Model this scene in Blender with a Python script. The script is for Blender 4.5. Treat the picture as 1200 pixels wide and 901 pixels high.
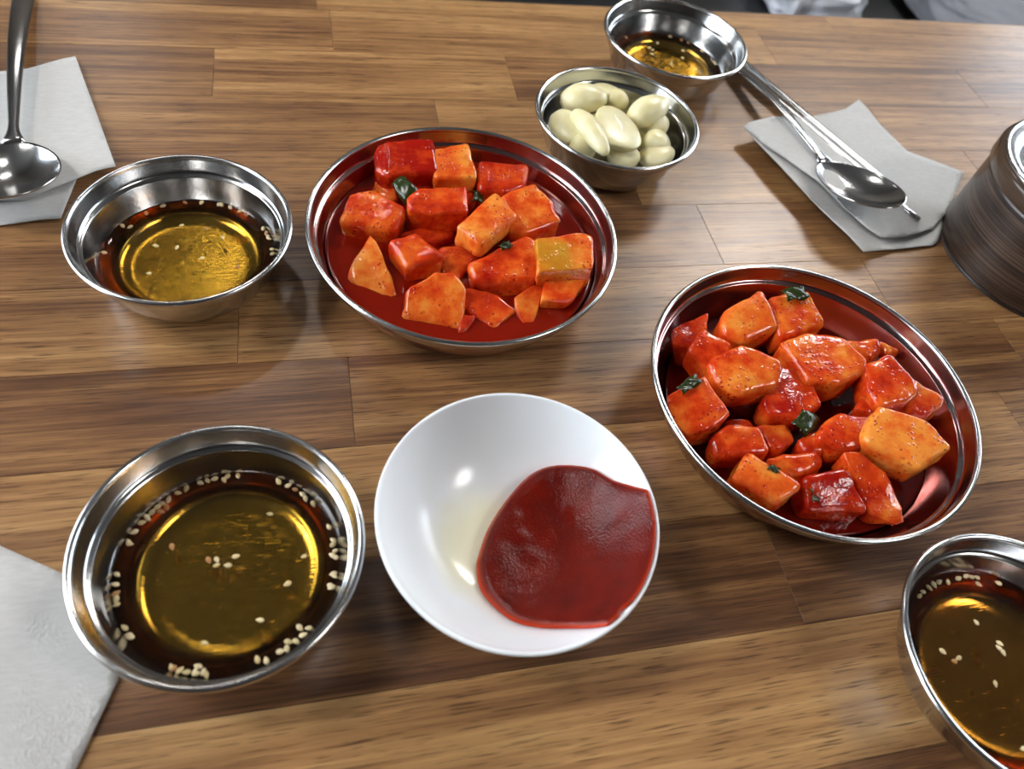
import bpy, bmesh, math, random
import numpy as np
from mathutils import Vector, Matrix, noise

for o in list(bpy.data.objects):
    bpy.data.objects.remove(o)
scene = bpy.context.scene
COL = scene.collection
random.seed(7)

# ------------------------------------------------------------------ camera
IW, IH = 1200, 901
FPX, PITCH, ROLL, YAW, CAMH = 900.93, 0.925822, 0.244135, 0.387265, 0.281939
FW = np.array([math.sin(YAW)*math.cos(PITCH), math.cos(YAW)*math.cos(PITCH), -math.sin(PITCH)])
_rt = np.array([math.cos(YAW), -math.sin(YAW), 0.0]); _up = np.cross(_rt, FW)
RT = math.cos(ROLL)*_rt + math.sin(ROLL)*_up
UP = -math.sin(ROLL)*_rt + math.cos(ROLL)*_up
CAM = np.array([0.0, 0.0, CAMH])
cd = bpy.data.cameras.new('camera'); co = bpy.data.objects.new('camera', cd); COL.objects.link(co)
cd.sensor_width = 36.0; cd.lens = FPX*36.0/IW; cd.clip_start = 0.01; cd.clip_end = 50
M = Matrix(((RT[0], UP[0], -FW[0], CAM[0]), (RT[1], UP[1], -FW[1], CAM[1]), (RT[2], UP[2], -FW[2], CAM[2]), (0, 0, 0, 1)))
co.matrix_world = M
cd.dof.use_dof = True; cd.dof.focus_distance = 0.36; cd.dof.aperture_fstop = 9.0
scene.camera = co
scene.view_settings.view_transform = 'Standard'; scene.view_settings.look = 'None'
scene.view_settings.gamma = 1.0; scene.view_settings.use_curve_mapping = False
scene.view_settings.exposure = -0.22
# ------------------------------------------------------------------ world and lights (strengths)
w = bpy.data.worlds.new('world'); scene.world = w; w.use_nodes = True
w.node_tree.nodes['Background'].inputs[0].default_value = (0.8, 0.9, 1.0, 1)
w.node_tree.nodes['Background'].inputs[1].default_value = 0.3
FLOOR_Z, CEIL_Z = -0.73, 1.87
ROOM = (-2.6, 3.6, -2.6, 4.2)
# ceiling lamps and one added fill panel: x, y, size x, size y, emission
LAMPS = [(-0.25, 1.80, 0.16, 0.16, 60.0), (1.70, 2.0, 0.60, 0.60, 46.0), (-1.7, 0.6, 0.9, 0.45, 36.0),
         (-0.9, 3.5, 0.3, 0.3, 30.0), (1.7, -0.9, 0.60, 0.60, 26.0)]  # last panel is unseen, added to brighten the white bowl
WINDOW_E = 11.0      # daylight panes

# ------------------------------------------------------------------ helpers
def pt(u, v, z=0.0):
    d = FW + ((u-IW/2)/FPX)*RT - ((v-IH/2)/FPX)*UP
    t = (z-CAM[2])/d[2]
    p = CAM + t*d
    return Vector((p[0], p[1], z))

def tag(o, label=None, cat=None, group=None, kind=None):
    if label: o['label'] = label
    if cat: o['category'] = cat
    if group: o['group'] = group
    if kind: o['kind'] = kind
    return o

def empty(name, loc=(0, 0, 0), rz=0.0):
    o = bpy.data.objects.new(name, None); COL.objects.link(o)
    o.location = loc; o.rotation_euler = (0, 0, rz); o.empty_display_size = 0.01
    return o

def link(name, me, mat, parent=None, smooth=True, loc=None):
    if smooth:
        me.polygons.foreach_set('use_smooth', [True]*len(me.polygons))
    if mat and not me.materials: me.materials.append(mat)
    o = bpy.data.objects.new(name, me); COL.objects.link(o)
    if parent: o.parent = parent
    if loc is not None: o.location = loc
    return o

def mesh(name, verts, faces):
    me = bpy.data.meshes.new(name); me.from_pydata([tuple(v) for v in verts], [], faces); me.update()
    return me

def from_bm(name, bm):
    me = bpy.data.meshes.new(name); bm.to_mesh(me); bm.free(); return me

def lathe(prof, n=96, closed=True):
    """prof: list of (r,z); closed loop of a solid of revolution (r==0 allowed at ends)."""
    verts, faces, rows = [], [], []
    for r, z in prof:
        if r < 1e-7:
            rows.append([len(verts)]); verts.append((0, 0, z))
        else:
            rows.append(list(range(len(verts), len(verts)+n)))
            verts += [(r*math.cos(2*math.pi*i/n), r*math.sin(2*math.pi*i/n), z) for i in range(n)]
    pairs = list(zip(rows[:-1], rows[1:]))
    if closed: pairs.append((rows[-1], rows[0]))
    for a, b in pairs:
        if len(a) == 1 and len(b) == 1: continue
        for i in range(n):
            j = (i+1) % n
            if len(a) == 1: faces.append((a[0], b[i], b[j]))
            elif len(b) == 1: faces.append((a[i], b[0], a[j]))
            else: faces.append((a[i], b[i], b[j], a[j]))
    return verts, faces

def lathe_mesh(name, prof, n=96, closed=False):
    v, f = lathe(prof, n, closed)
    bm = bmesh.new()
    me = mesh(name, v, f); bm.from_mesh(me); bmesh.ops.recalc_face_normals(bm, faces=bm.faces); bm.to_mesh(me); bm.free()
    return me

def smooth_prof(pts, k=6):
    """Catmull-Rom through (r,z) points."""
    out = []
    n = len(pts)
    for i in range(n-1):
        p0 = pts[max(i-1, 0)]; p1 = pts[i]; p2 = pts[i+1]; p3 = pts[min(i+2, n-1)]
        for s in range(k):
            t = s/k
            out.append(tuple(0.5*((2*p1[a]) + (-p0[a]+p2[a])*t + (2*p0[a]-5*p1[a]+4*p2[a]-p3[a])*t*t + (-p0[a]+3*p1[a]-3*p2[a]+p3[a])*t**3) for a in (0, 1)))
    out.append(pts[-1])
    return [(max(r, 0.0), z) for r, z in out]

def torus_mesh(name, R, r, z, n=96, m=12):
    v = []; f = []
    for i in range(n):
        a = 2*math.pi*i/n
        for j in range(m):
            b = 2*math.pi*j/m
            rr = R+r*math.cos(b); v.append((rr*math.cos(a), rr*math.sin(a), z+r*math.sin(b)))
    for i in range(n):
        for j in range(m):
            f.append((i*m+j, ((i+1) % n)*m+j, ((i+1) % n)*m+(j+1) % m, i*m+(j+1) % m))
    return mesh(name, v, f)

def box_mesh(name, x0, x1, y0, y1, z0, z1, bev=0.0, seg=1):
    bm = bmesh.new()
    bmesh.ops.create_cube(bm, size=1.0)
    for v in bm.verts:
        v.co = Vector((x0+(v.co.x+.5)*(x1-x0), y0+(v.co.y+.5)*(y1-y0), z0+(v.co.z+.5)*(z1-z0)))
    if bev > 0:
        bmesh.ops.bevel(bm, geom=list(bm.edges), offset=bev, segments=seg, profile=0.5, affect='EDGES')
    return from_bm(name, bm)

# ------------------------------------------------------------------ materials
def srgb(r, g, b):
    f = lambda c: c/12.92 if c <= 0.04045 else ((c+0.055)/1.055)**2.4
    return (f(r/255), f(g/255), f(b/255), 1)

class NT:
    def __init__(s, name):
        s.m = bpy.data.materials.new(name); s.m.use_nodes = True
        s.t = s.m.node_tree; s.b = s.t.nodes['Principled BSDF']; s.out = s.t.nodes['Material Output']
    def n(s, typ, **kw):
        nd = s.t.nodes.new(typ)
        for k, v in kw.items(): setattr(nd, k, v)
        return nd
    def l(s, a, b): s.t.links.new(a, b)
    def set(s, **kw):
        for k, v in kw.items(): s.b.inputs[k.replace('_', ' ')].default_value = v
    def math(s, op, a, b=None, c=None, clamp=False):
        nd = s.n('ShaderNodeMath', operation=op, use_clamp=clamp)
        for i, x in enumerate((a, b, c)):
            if x is None: continue
            if isinstance(x, (int, float)): nd.inputs[i].default_value = x
            else: s.l(x, nd.inputs[i])
        return nd.outputs[0]
    def mix(s, fac, a, b):
        nd = s.n('ShaderNodeMix', data_type='RGBA')
        for i, x in ((0, fac), (6, a), (7, b)):
            if isinstance(x, (int, float)): nd.inputs[i].default_value = x
            elif isinstance(x, tuple): nd.inputs[i].default_value = x
            else: s.l(x, nd.inputs[i])
        return nd.outputs[2]
    def noise(s, vec, scale, detail=3, rough=0.5):
        nd = s.n('ShaderNodeTexNoise'); nd.inputs['Scale'].default_value = scale
        nd.inputs['Detail'].default_value = detail; nd.inputs['Roughness'].default_value = rough
        if vec is not None: s.l(vec, nd.inputs['Vector'])
        return nd.outputs['Fac']
    def ramp(s, fac, stops):
        nd = s.n('ShaderNodeValToRGB'); e = nd.color_ramp.elements
        while len(e) < len(stops): e.new(0.5)
        for el, (p, c) in zip(e, stops):
            el.position = p; el.color = c if isinstance(c, tuple) else (c, c, c, 1)
        s.l(fac, nd.inputs[0]); return nd.outputs[0]
    def bump(s, h, strength, dist):
        nd = s.n('ShaderNodeBump'); nd.inputs['Strength'].default_value = strength; nd.inputs['Distance'].default_value = dist
        s.l(h, nd.inputs['Height']); s.l(nd.outputs[0], s.b.inputs['Normal']); return nd.outputs[0]
    def pos(s, scale=(1, 1, 1), kind='Object', add=None):
        if kind == 'World':
            src = s.n('ShaderNodeNewGeometry').outputs['Position']
        else:
            src = s.n('ShaderNodeTexCoord').outputs[kind]
        if add is not None:
            va = s.n('ShaderNodeVectorMath', operation='ADD'); s.l(src, va.inputs[0]); s.l(add, va.inputs[1]); src = va.outputs[0]
        mp = s.n('ShaderNodeMapping'); mp.inputs['Scale'].default_value = scale
        s.l(src, mp.inputs['Vector']); return mp.outputs[0]

def plain(name, col, rough=0.5, metal=0.0, **kw):
    t = NT(name); t.set(Base_Color=col, Roughness=rough, Metallic=metal, **kw); return t.m

def wood_mat():
    t = NT('laminate_wood')
    oi = t.n('ShaderNodeObjectInfo')
    off = t.n('ShaderNodeCombineXYZ'); t.l(t.math('MULTIPLY', oi.outputs['Random'], 7.0), off.inputs[0]); t.l(t.math('MULTIPLY', oi.outputs['Random'], 3.3), off.inputs[1])
    sep = t.n('ShaderNodeSeparateColor'); t.l(oi.outputs['Color'], sep.inputs[0])
    tone = sep.outputs[0]
    streak = t.noise(t.pos((2.2, 62, 1), 'World', off.outputs[0]), 1.0, 4, 0.55)
    fine = t.noise(t.pos((14, 520, 1), 'World', off.outputs[0]), 1.0, 3, 0.6)
    warp = t.noise(t.pos((9, 30, 1), 'World', off.outputs[0]), 1.0, 2)
    a = t.math('MULTIPLY_ADD', streak, 1.05, -0.52)
    b = t.math('MULTIPLY_ADD', fine, 0.85, -0.42)
    mid = t.noise(t.pos((5, 210, 1), 'World', off.outputs[0]), 1.0, 3, 0.6)
    c = t.math('ADD', t.math('MULTIPLY_ADD', warp, 0.35, -0.175), t.math('MULTIPLY_ADD', mid, 0.5, -0.25))
    val = t.math('ADD', t.math('ADD', t.math('ADD', tone, a), b), c)
    colr = t.ramp(val, [(0.0, srgb(76, 49, 33)), (0.25, srgb(110, 75, 49)), (0.5, srgb(150, 109, 69)), (0.75, srgb(181, 139, 91)), (1.0, srgb(204, 168, 118))])
    # short dark pores along the grain
    pore = t.noise(t.pos((55, 1500, 1), 'World', off.outputs[0]), 1.0, 2, 0.5)
    pm = t.ramp(pore, [(0.57, 0.0), (0.66, 1.0)])
    colr = t.mix(t.math('MULTIPLY', pm, 0.75), colr, srgb(62, 38, 24))
    t.l(colr, t.b.inputs['Base Color'])
    t.set(Roughness=0.42); t.b.inputs['Specular IOR Level'].default_value = 0.45
    t.l(t.math('MULTIPLY_ADD', fine, 0.10, 0.25), t.b.inputs['Roughness'])
    h = t.math('ADD', fine, t.math('MULTIPLY', pm, -0.8))
    t.bump(h, 0.12, 0.0004)
    return t.m

def steel_mat(name='steel', rough=0.2, col=0.62, brush=0.05, tint=(1, 1, 1), stain=False):
    t = NT(name)
    # lathe-turned brushing: rings in object space
    g = t.pos((1, 1, 1))
    sx = t.n('ShaderNodeSeparateXYZ'); t.l(g, sx.inputs[0])
    rad = t.math('SQRT', t.math('ADD', t.math('POWER', sx.outputs[0], 2.0), t.math('POWER', sx.outputs[1], 2.0)))
    cv = t.n('ShaderNodeCombineXYZ'); t.l(t.math('MULTIPLY', rad, 2600.0), cv.inputs[0]); t.l(t.math('MULTIPLY', sx.outputs[2], 2600.0), cv.inputs[1])
    ring = t.noise(cv.outputs[0], 1.0, 2)
    sm = t.noise(t.pos((1, 1, 1)), 45.0, 3)
    t.l(t.math('ADD', t.math('MULTIPLY_ADD', ring, 0.10, rough-0.08), t.math('MULTIPLY', sm, 0.06)), t.b.inputs['Roughness'])
    t.set(Base_Color=(col*tint[0], col*tint[1], col*tint[2], 1), Metallic=1.0)
    if stain:   # thin red film left by the broth on the inside
        nz = t.math('MULTIPLY_ADD', t.noise(t.pos((1, 1, 1)), 60.0, 3), 0.012, 0.015)
        f = t.math('MULTIPLY', t.math('LESS_THAN', sx.outputs[2], nz), t.math('LESS_THAN', rad, t.math('MULTIPLY_ADD', sx.outputs[2], 0.6, 0.0610)))
        t.l(t.mix(t.math('MULTIPLY_ADD', f, 0.5, 0.12), (col, col, col, 1), (col*0.8, col*0.16, col*0.12, 1)), t.b.inputs['Base Color'])
    t.bump(ring, brush, 0.0002)
    return t.m

def scratched_mat(name='scratched_steel'):
    # flat bowl bottom: short straight scratches in many directions
    t = NT(name)
    acc = None
    for i, (a, sc) in enumerate(((0.3, 1.0), (1.2, 1.3), (2.2, 0.9), (2.75, 1.1))):
        mp = t.n('ShaderNodeMapping'); mp.inputs['Rotation'].default_value = (0, 0, a); mp.inputs['Scale'].default_value = (90*sc, 1500*sc, 1); mp.inputs['Location'].default_value = (i*3.1, i*1.7, 0)
        t.l(t.n('ShaderNodeTexCoord').outputs['Object'], mp.inputs['Vector'])
        nz = t.noise(mp.outputs[0], 1.0, 1)
        acc = nz if acc is None else t.math('MAXIMUM', acc, nz)
    t.set(Base_Color=(0.66, 0.66, 0.66, 1), Metallic=1.0)
    t.l(t.math('MULTIPLY_ADD', acc, 0.16, 0.04), t.b.inputs['Roughness'])
    t.bump(acc, 0.33, 0.0002)
    return t.m

def oil_mat(name, col, dens):
    t = NT(name); t.set(Base_Color=(1, 1, 1, 1), Roughness=0.0, IOR=1.46); t.b.inputs['Transmission Weight'].default_value = 1.0
    va = t.n('ShaderNodeVolumeAbsorption'); va.inputs['Color'].default_value = col; va.inputs['Density'].default_value = dens
    t.l(va.outputs[0], t.out.inputs['Volume']); return t.m

def radish_mat():
    t = NT('seasoned_radish')
    oi = t.n('ShaderNodeObjectInfo'); sep = t.n('ShaderNodeSeparateColor'); t.l(oi.outputs['Color'], sep.inputs[0])
    tone = sep.outputs[0]; ga = t.n('ShaderNodeAttribute'); ga.attribute_name = 'green'; green = ga.outputs['Fac']
    off = t.n('ShaderNodeCombineXYZ'); t.l(t.math('MULTIPLY', oi.outputs['Random'], 5.0), off.inputs[0]); t.l(t.math('MULTIPLY', oi.outputs['Random'], 2.0), off.inputs[2])
    n1 = t.noise(t.pos((1, 1, 1), 'World', off.outputs[0]), 85, 4, 0.6)
    fib = t.noise(t.pos((120, 420, 120), 'World', off.outputs[0]), 1.0, 3, 0.6)
    val = t.math('ADD', t.math('ADD', t.math('MULTIPLY_ADD', n1, 2.0, -1.0), t.math('MULTIPLY_ADD', fib, 0.3, -0.15)), tone)
    c = t.ramp(val, [(0.0, srgb(236, 146, 58)), (0.3, srgb(226, 104, 34)), (0.6, srgb(206, 62, 18)), (1.0, srgb(158, 20, 8))])
    # chilli flakes
    vo = t.n('ShaderNodeTexVoronoi'); vo.inputs['Scale'].default_value = 480; t.l(t.pos((1, 1, 1), 'World', off.outputs[0]), vo.inputs['Vector'])
    vm = t.ramp(vo.outputs['Distance'], [(0.20, 1.0), (0.38, 0.0)])
    patch = t.ramp(t.noise(t.pos((1, 1, 1), 'World', off.outputs[0]), 110, 3), [(0.48, 0.0), (0.60, 1.0)])
    fl = t.math('MULTIPLY', vm, patch)
    c = t.mix(t.math('MULTIPLY', fl, 0.85), c, srgb(150, 22, 8))
    t.l(t.mix(t.math('MULTIPLY', green, 0.65), c, srgb(176, 140, 30)), t.b.inputs['Base Color'])
    t.set(Roughness=0.13); t.b.inputs['Specular IOR Level'].default_value = 0.45; t.b.inputs['Subsurface Weight'].default_value = 0.3; t.b.inputs['Subsurface Radius'].default_value = (1.0, 0.35, 0.12); t.b.inputs['Subsurface Scale'].default_value = 0.004
    wet = t.noise(t.pos((1, 1, 1), 'World', off.outputs[0]), 210, 3, 0.65)
    t.bump(t.math('ADD', t.math('ADD', t.math('MULTIPLY', fl, 0.7), wet), t.math('MULTIPLY', fib, 0.4)), 0.30, 0.0012)
    return t.m

def paste_mat():
    t = NT('chilli_paste')
    p = t.pos((1, 1, 1))
    n = t.noise(p, 600, 4, 0.7); n2 = t.noise(p, 70, 3)
    at = t.n('ShaderNodeAttribute'); at.attribute_name = 'thin'
    t.l(t.mix(at.outputs['Fac'], t.ramp(n2, [(0.3, srgb(84, 9, 2)), (0.7, srgb(108, 17, 3))]), srgb(205, 58, 14)), t.b.inputs['Base Color'])
    vo = t.n('ShaderNodeTexVoronoi'); vo.inputs['Scale'].default_value = 1400; t.l(p, vo.inputs['Vector'])
    t.set(Roughness=0.22); t.b.inputs['Specular IOR Level'].default_value = 0.25; t.b.inputs['Subsurface Weight'].default_value = 0.0; t.b.inputs['Subsurface Radius'].default_value = (1, .15, .05); t.b.inputs['Subsurface Scale'].default_value = 0.002
    t.bump(t.math('ADD', n, t.math('MULTIPLY', vo.outputs['Distance'], 0.9)), 0.28, 0.0006)
    return t.m

def paper_mat():
    t = NT('napkin_paper')
    p = t.pos((1, 1, 1), 'World')
    fib = t.noise(t.pos((200, 900, 200), 'World'), 1.0, 3, 0.6)
    vo = t.n('ShaderNodeTexVoronoi', feature='F1'); vo.inputs['Scale'].default_value = 850; t.l(p, vo.inputs['Vector'])
    zone = t.ramp(t.noise(p, 28, 2), [(0.48, 0.0), (0.56, 1.0)])
    h = t.math('ADD', t.math('MULTIPLY', fib, 0.7), t.math('MULTIPLY', t.math('MULTIPLY', vo.outputs['Distance'], zone), 0.8))
    t.l(t.ramp(fib, [(0.2, srgb(205, 203, 200)), (0.8, srgb(226, 225, 223))]), t.b.inputs['Base Color'])
    t.set(Roughness=0.9); t.b.inputs['Specular IOR Level'].default_value = 0.15
    t.bump(h, 0.7, 0.0006)
    # thin paper lets a little light through
    tr = t.n('ShaderNodeBsdfTranslucent'); tr.inputs[0].default_value = srgb(225, 224, 222)
    mx = t.n('ShaderNodeMixShader'); mx.inputs[0].default_value = 0.18
    t.l(t.b.outputs[0], mx.inputs[1]); t.l(tr.outputs[0], mx.inputs[2]); t.l(mx.outputs[0], t.out.inputs[0])
    return t.m

def garlic_mat():
    t = NT('garlic_flesh')
    p = t.pos((1, 1, 1), 'World')
    n = t.noise(p, 120, 3)
    t.l(t.ramp(n, [(0.3, srgb(226, 214, 160)), (0.7, srgb(240, 232, 192))]), t.b.inputs['Base Color'])
    t.set(Roughness=0.3); t.b.inputs['Subsurface Weight'].default_value = 0.3; t.b.inputs['Subsurface Radius'].default_value = (1, .9, .5); t.b.inputs['Subsurface Scale'].default_value = 0.003
    t.bump(t.noise(p, 260, 3), 0.15, 0.0006)
    return t.m

def darkwood_mat():
    t = NT('dark_ringed_wood')
    p = t.pos((5, 5, 1500))
    n = t.noise(p, 1.0, 3, 0.6)
    n2 = t.noise(t.pos((30, 30, 220)), 1.0, 3)
    t.l(t.ramp(t.math('ADD', t.math('MULTIPLY', n, 0.7), t.math('MULTIPLY', n2, 0.3)), [(0.38, srgb(24, 16, 12)), (0.5, srgb(46, 33, 26)), (0.62, srgb(80, 62, 50))]), t.b.inputs['Base Color'])
    t.set(Roughness=0.38); t.b.inputs['Coat Weight'].default_value = 0.3; t.b.inputs['Coat Roughness'].default_value = 0.2
    t.bump(n, 0.3, 0.0005)
    return t.m

def fabric_mat(name, col):
    t = NT(name); p = t.pos((1, 1, 1), 'World')
    t.l(t.mix(t.noise(p, 40, 4), col, tuple(c*0.75 for c in col[:3])+(1,)), t.b.inputs['Base Color'])
    t.set(Roughness=0.9); t.bump(t.noise(p, 900, 2), 0.3, 0.0005); return t.m

def wall_mat(name, col):
    t = NT(name); p = t.pos((1, 1, 1), 'World')
    t.l(t.mix(t.noise(p, 3, 4), col, tuple(c*0.85 for c in col[:3])+(1,)), t.b.inputs['Base Color']); t.set(Roughness=0.8); return t.m

def emit_mat(name, col, s):
    t = NT(name); t.set(Base_Color=(0.8, 0.8, 0.8, 1)); t.b.inputs['Emission Color'].default_value = col; t.b.inputs['Emission Strength'].default_value = s; return t.m

WOOD = wood_mat(); STEEL = steel_mat('bowl_steel', 0.17, 0.52, 0.05); RIM = steel_mat('rim_steel', 0.2, 0.66, 0.04); SCR = scratched_mat()
SPOON = steel_mat('cutlery_steel', 0.17, 0.58, 0.0)
OIL = oil_mat('sesame_oil', (0.935, 0.75, 0.03, 1), 165.0)
OIL2 = oil_mat('sesame_oil_brown', (0.92, 0.735, 0.25, 1), 170.0)
DISHSTEEL = steel_mat('kimchi_dish_steel', 0.17, 0.52, 0.05, stain=True); RADISH = radish_mat(); PASTE = paste_mat(); PAPER = paper_mat(); GARLIC = garlic_mat(); DARKWOOD = darkwood_mat()
LEAF = plain('green_onion', srgb(38, 50, 14), 0.25)

# ------------------------------------------------------------------ room shell
X0, X1, Y0, Y1 = ROOM
def struct(name, me, mat, smooth=False):
    o = link(name, me, mat, None, smooth); o['kind'] = 'structure'; return o
struct('floor', box_mesh('floor', X0, X1, Y0, Y1, FLOOR_Z-0.05, FLOOR_Z), wall_mat('floor_tile', srgb(120, 120, 124)))
struct('ceiling', box_mesh('ceiling', X0, X1, Y0, Y1, CEIL_Z+0.03, CEIL_Z+0.08), wall_mat('ceiling_paint', srgb(84, 80, 76)))
WALL = wall_mat('wall_paint', srgb(92, 82, 72))
struct('wall_left', box_mesh('wall_left', X0-0.1, X0, Y0, Y1, FLOOR_Z, CEIL_Z+0.03), WALL)
struct('wall_front', box_mesh('wall_front', X0, X1, Y0-0.1, Y0, FLOOR_Z, CEIL_Z+0.03), wall_mat('dark_front_wall', srgb(48, 38, 32)))  # unseen wall, coloured dark so the steel bowls reflect darkness
struct('wall_back', box_mesh('wall_back', X0, X1, Y1, Y1+0.1, FLOOR_Z, CEIL_Z+0.03), WALL)
struct('wall_right', box_mesh('wall_right', X1, X1+0.1, Y0, Y1, FLOOR_Z, CEIL_Z+0.03), WALL)
# windows: glowing daylight panes in frames, on the left and the right wall
DAY = emit_mat('daylight_pane', (0.80, 0.90, 1.0, 1), WINDOW_E)
FRAME = plain('window_frame', srgb(60, 60, 62), 0.4)
def window(name, x, ya, yb, za, zb, side):
    root = empty(name, (x, (ya+yb)/2, za)); root['kind'] = 'structure'
    s = side
    n = 3
    for i in range(n):
        for j in range(2):
            a = ya+(yb-ya)*i/n+0.03; b = ya+(yb-ya)*(i+1)/n-0.03; c = za+(zb-za)*j/2+0.03; d = za+(zb-za)*(j+1)/2-0.03
            me = box_mesh('pane', min(0, s*0.02), max(0, s*0.02), a-(ya+yb)/2, b-(ya+yb)/2, c-za, d-za)
            link('pane', me, DAY, root, False)
    for i in range(n+1):
        y = ya+(yb-ya)*i/n-(ya+yb)/2
        link('window_frame', box_mesh('window_frame', min(0, s*0.05), max(0, s*0.05), y-0.03, y+0.03, 0, zb-za), FRAME, root, False)
    for j in range(3):
        z = (zb-za)*j/2
        link('window_rail', box_mesh('window_rail', min(0, s*0.045), max(0, s*0.045), -(yb-ya)/2, (yb-ya)/2, z-0.03, z+0.03), FRAME, root, False)
window('window_1', X0, -0.6, 2.4, 0.1, 1.5, 1)
window('window_2', X1, 0.4, 3.4, 0.1, 1.5, -1)
LFRAME = plain('lamp_frame', srgb(200, 200, 200), 0.4)
for i, (x, y, sx, sy, e) in enumerate(LAMPS):
    root = empty('ceiling_light', (x, y, CEIL_Z))
    tag(root, 'white square ceiling light panel above the tables', 'ceiling light', 'ceiling light panels')
    link('diffuser', box_mesh('diffuser', -sx/2, sx/2, -sy/2, sy/2, 0.0, 0.02), emit_mat('lamp_diffuser', (1.0, 0.97, 0.93, 1), e), root, False)
    for (a, b, c, d) in ((-sx/2-.02, sx/2+.02, -sy/2-.02, -sy/2), (-sx/2-.02, sx/2+.02, sy/2, sy/2+.02), (-sx/2-.02, -sx/2, -sy/2, sy/2), (sx/2, sx/2+.02, -sy/2, sy/2)):
        link('lamp_frame', box_mesh('lamp_frame', a, b, c, d, -0.005, 0.03), LFRAME, root, False)

# ------------------------------------------------------------------ table: every plank its own piece
TX0, TX1, TY0, TY1 = -0.50, 0.78, -0.20, 0.5302
table = empty('dining_table', (0.14, 0.165, FLOOR_Z))
tag(table, 'wooden butcher-block dining table of light and dark planks', 'table')
def tpart(name, x0, x1, y0, y1, z0, z1, mat, bev=0.0, smooth=False):
    me = box_mesh(name, x0-0.14, x1-0.14, y0-0.165, y1-0.165, z0-FLOOR_Z, z1-FLOOR_Z, bev)
    return link(name, me, mat, table, smooth)
tpart('core_board', TX0, TX1, TY0, TY1, -0.026, -0.0025, plain('core_board', srgb(90, 62, 40), 0.6))
ROWY = [-0.20, -0.1785, -0.1285, -0.0785, -0.0288, 0.0212, 0.0709, 0.1208, 0.1706, 0.2180, 0.2665, 0.3150, 0.3640, 0.4130, 0.4618, 0.5106, 0.5302]
# per row: joints (x) and tone of each plank
ROWS = {
 0: ([0.1, 0.5], [.5, .4, .6]), 1: ([-0.2, 0.3], [.5, .4, .6]), 2: ([0.0, 0.4], [.4, .6, .5]), 3: ([-0.1, 0.25], [.5, .35, .6]),
 4: ([-0.22, 0.31], [.5, .42, .55]),
 5: ([-0.30, 0.36], [.5, .60, .5]),
 6: ([-0.20, 0.1755, 0.45], [.4, .28, .30, .5]),
 7: ([-0.28, 0.3322], [.5, .58, .46]),
 8: ([-0.26, 0.0077, 0.36], [.5, .27, .33, .45]),
 9: ([-0.0397, 0.30], [.52, .57, .5]),
 10: ([-0.22, 0.2137, 0.5], [.35, .36, .44, .5]),
 11: ([-0.15, 0.18, 0.4296], [.45, .40, .54, .46]),
 12: ([-0.24, 0.0725, 0.38], [.5, .44, .50, .46]),
 13: ([-0.0557, 0.1261, 0.4825], [.32, .50, .36, .30]),
 14: ([0.0155, 0.33], [.42, .55, .46]),
 15: ([0.0074, 0.40], [.26, .58, .5]),
}
for i in range(16):
    js, tones = ROWS[i]
    xs = [TX0]+js+[TX1]
    for k in range(len(xs)-1):
        g = 0.00010
        o = tpart('plank', xs[k]+g, xs[k+1]-g, ROWY[i]+g, ROWY[i+1]-g, -0.0025, 0.0, WOOD, 0.0001)
        o.color = (tones[k], 0, 0, 1)
EDGE = plain('edge_band', srgb(104, 74, 46), 0.5)
tpart('edge_band', TX0-0.002, TX1+0.002, TY1, TY1+0.002, -0.026, -0.0004, EDGE)
tpart('edge_band', TX0-0.002, TX1+0.002, TY0-0.002, TY0, -0.026, -0.0004, EDGE)
tpart('edge_band', TX0-0.002, TX0, TY0, TY1, -0.026, -0.0004, EDGE)
tpart('edge_band', TX1, TX1+0.002, TY0, TY1, -0.026, -0.0004, EDGE)
BLACK = plain('black_metal', srgb(20, 20, 22), 0.4)
for (x, y) in ((TX0+.08, TY0+.08), (TX1-.08, TY0+.08), (TX0+.08, TY1-.08), (TX1-.08, TY1-.08)):
    tpart('leg', x-.025, x+.025, y-.025, y+.025, FLOOR_Z, -0.026, BLACK, 0.003)

# ------------------------------------------------------------------ bowls
SB_IN = [(0.0, 0.0012), (0.020, 0.0012), (0.0270, 0.0014), (0.0315, 0.0026), (0.0348, 0.0050), (0.0373, 0.0085), (0.0390, 0.0120), (0.0415, 0.0200), (0.0420, 0.0212), (0.0436, 0.0222), (0.0447, 0.0245), (0.0463, 0.0290)]
SB_OUT = [(0.0468, 0.0290), (0.0452, 0.0240), (0.0440, 0.0215), (0.0424, 0.0206), (0.0420, 0.0195), (0.0397, 0.0115), (0.0384, 0.0088), (0.0357, 0.0046), (0.0320, 0.0017), (0.0272, 0.0002), (0.0, 0.0002)]
def r_at(prof, z):
    pr = [p for p in prof if p[0] > 0.02]
    for (r0, z0), (r1, z1) in zip(pr[:-1], pr[1:]):
        if z0 <= z <= z1 and z1 > z0: return r0+(r1-r0)*(z-z0)/(z1-z0)
    return pr[-1][0] if z > pr[-1][1] else pr[0][0]

def small_bowl(name, x, y, label, cat, group):
    root = empty(name, (x, y, 0)); tag(root, label, cat, group)
    body = lathe_mesh('bowl_body', smooth_prof(SB_IN, 4)+smooth_prof(SB_OUT, 4), 128)
    o = link('bowl_body', body, STEEL, root)
    body.materials.append(SCR)
    for p in body.polygons:
        c = p.center
        if math.hypot(c.x, c.y) < 0.0345 and c.z < 0.0045 and p.normal.z > 0.5: p.material_index = 1
    link('rolled_rim', torus_mesh('rolled_rim', 0.0467, 0.0013, 0.0290, 128, 12), RIM, root)
    return root

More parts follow.
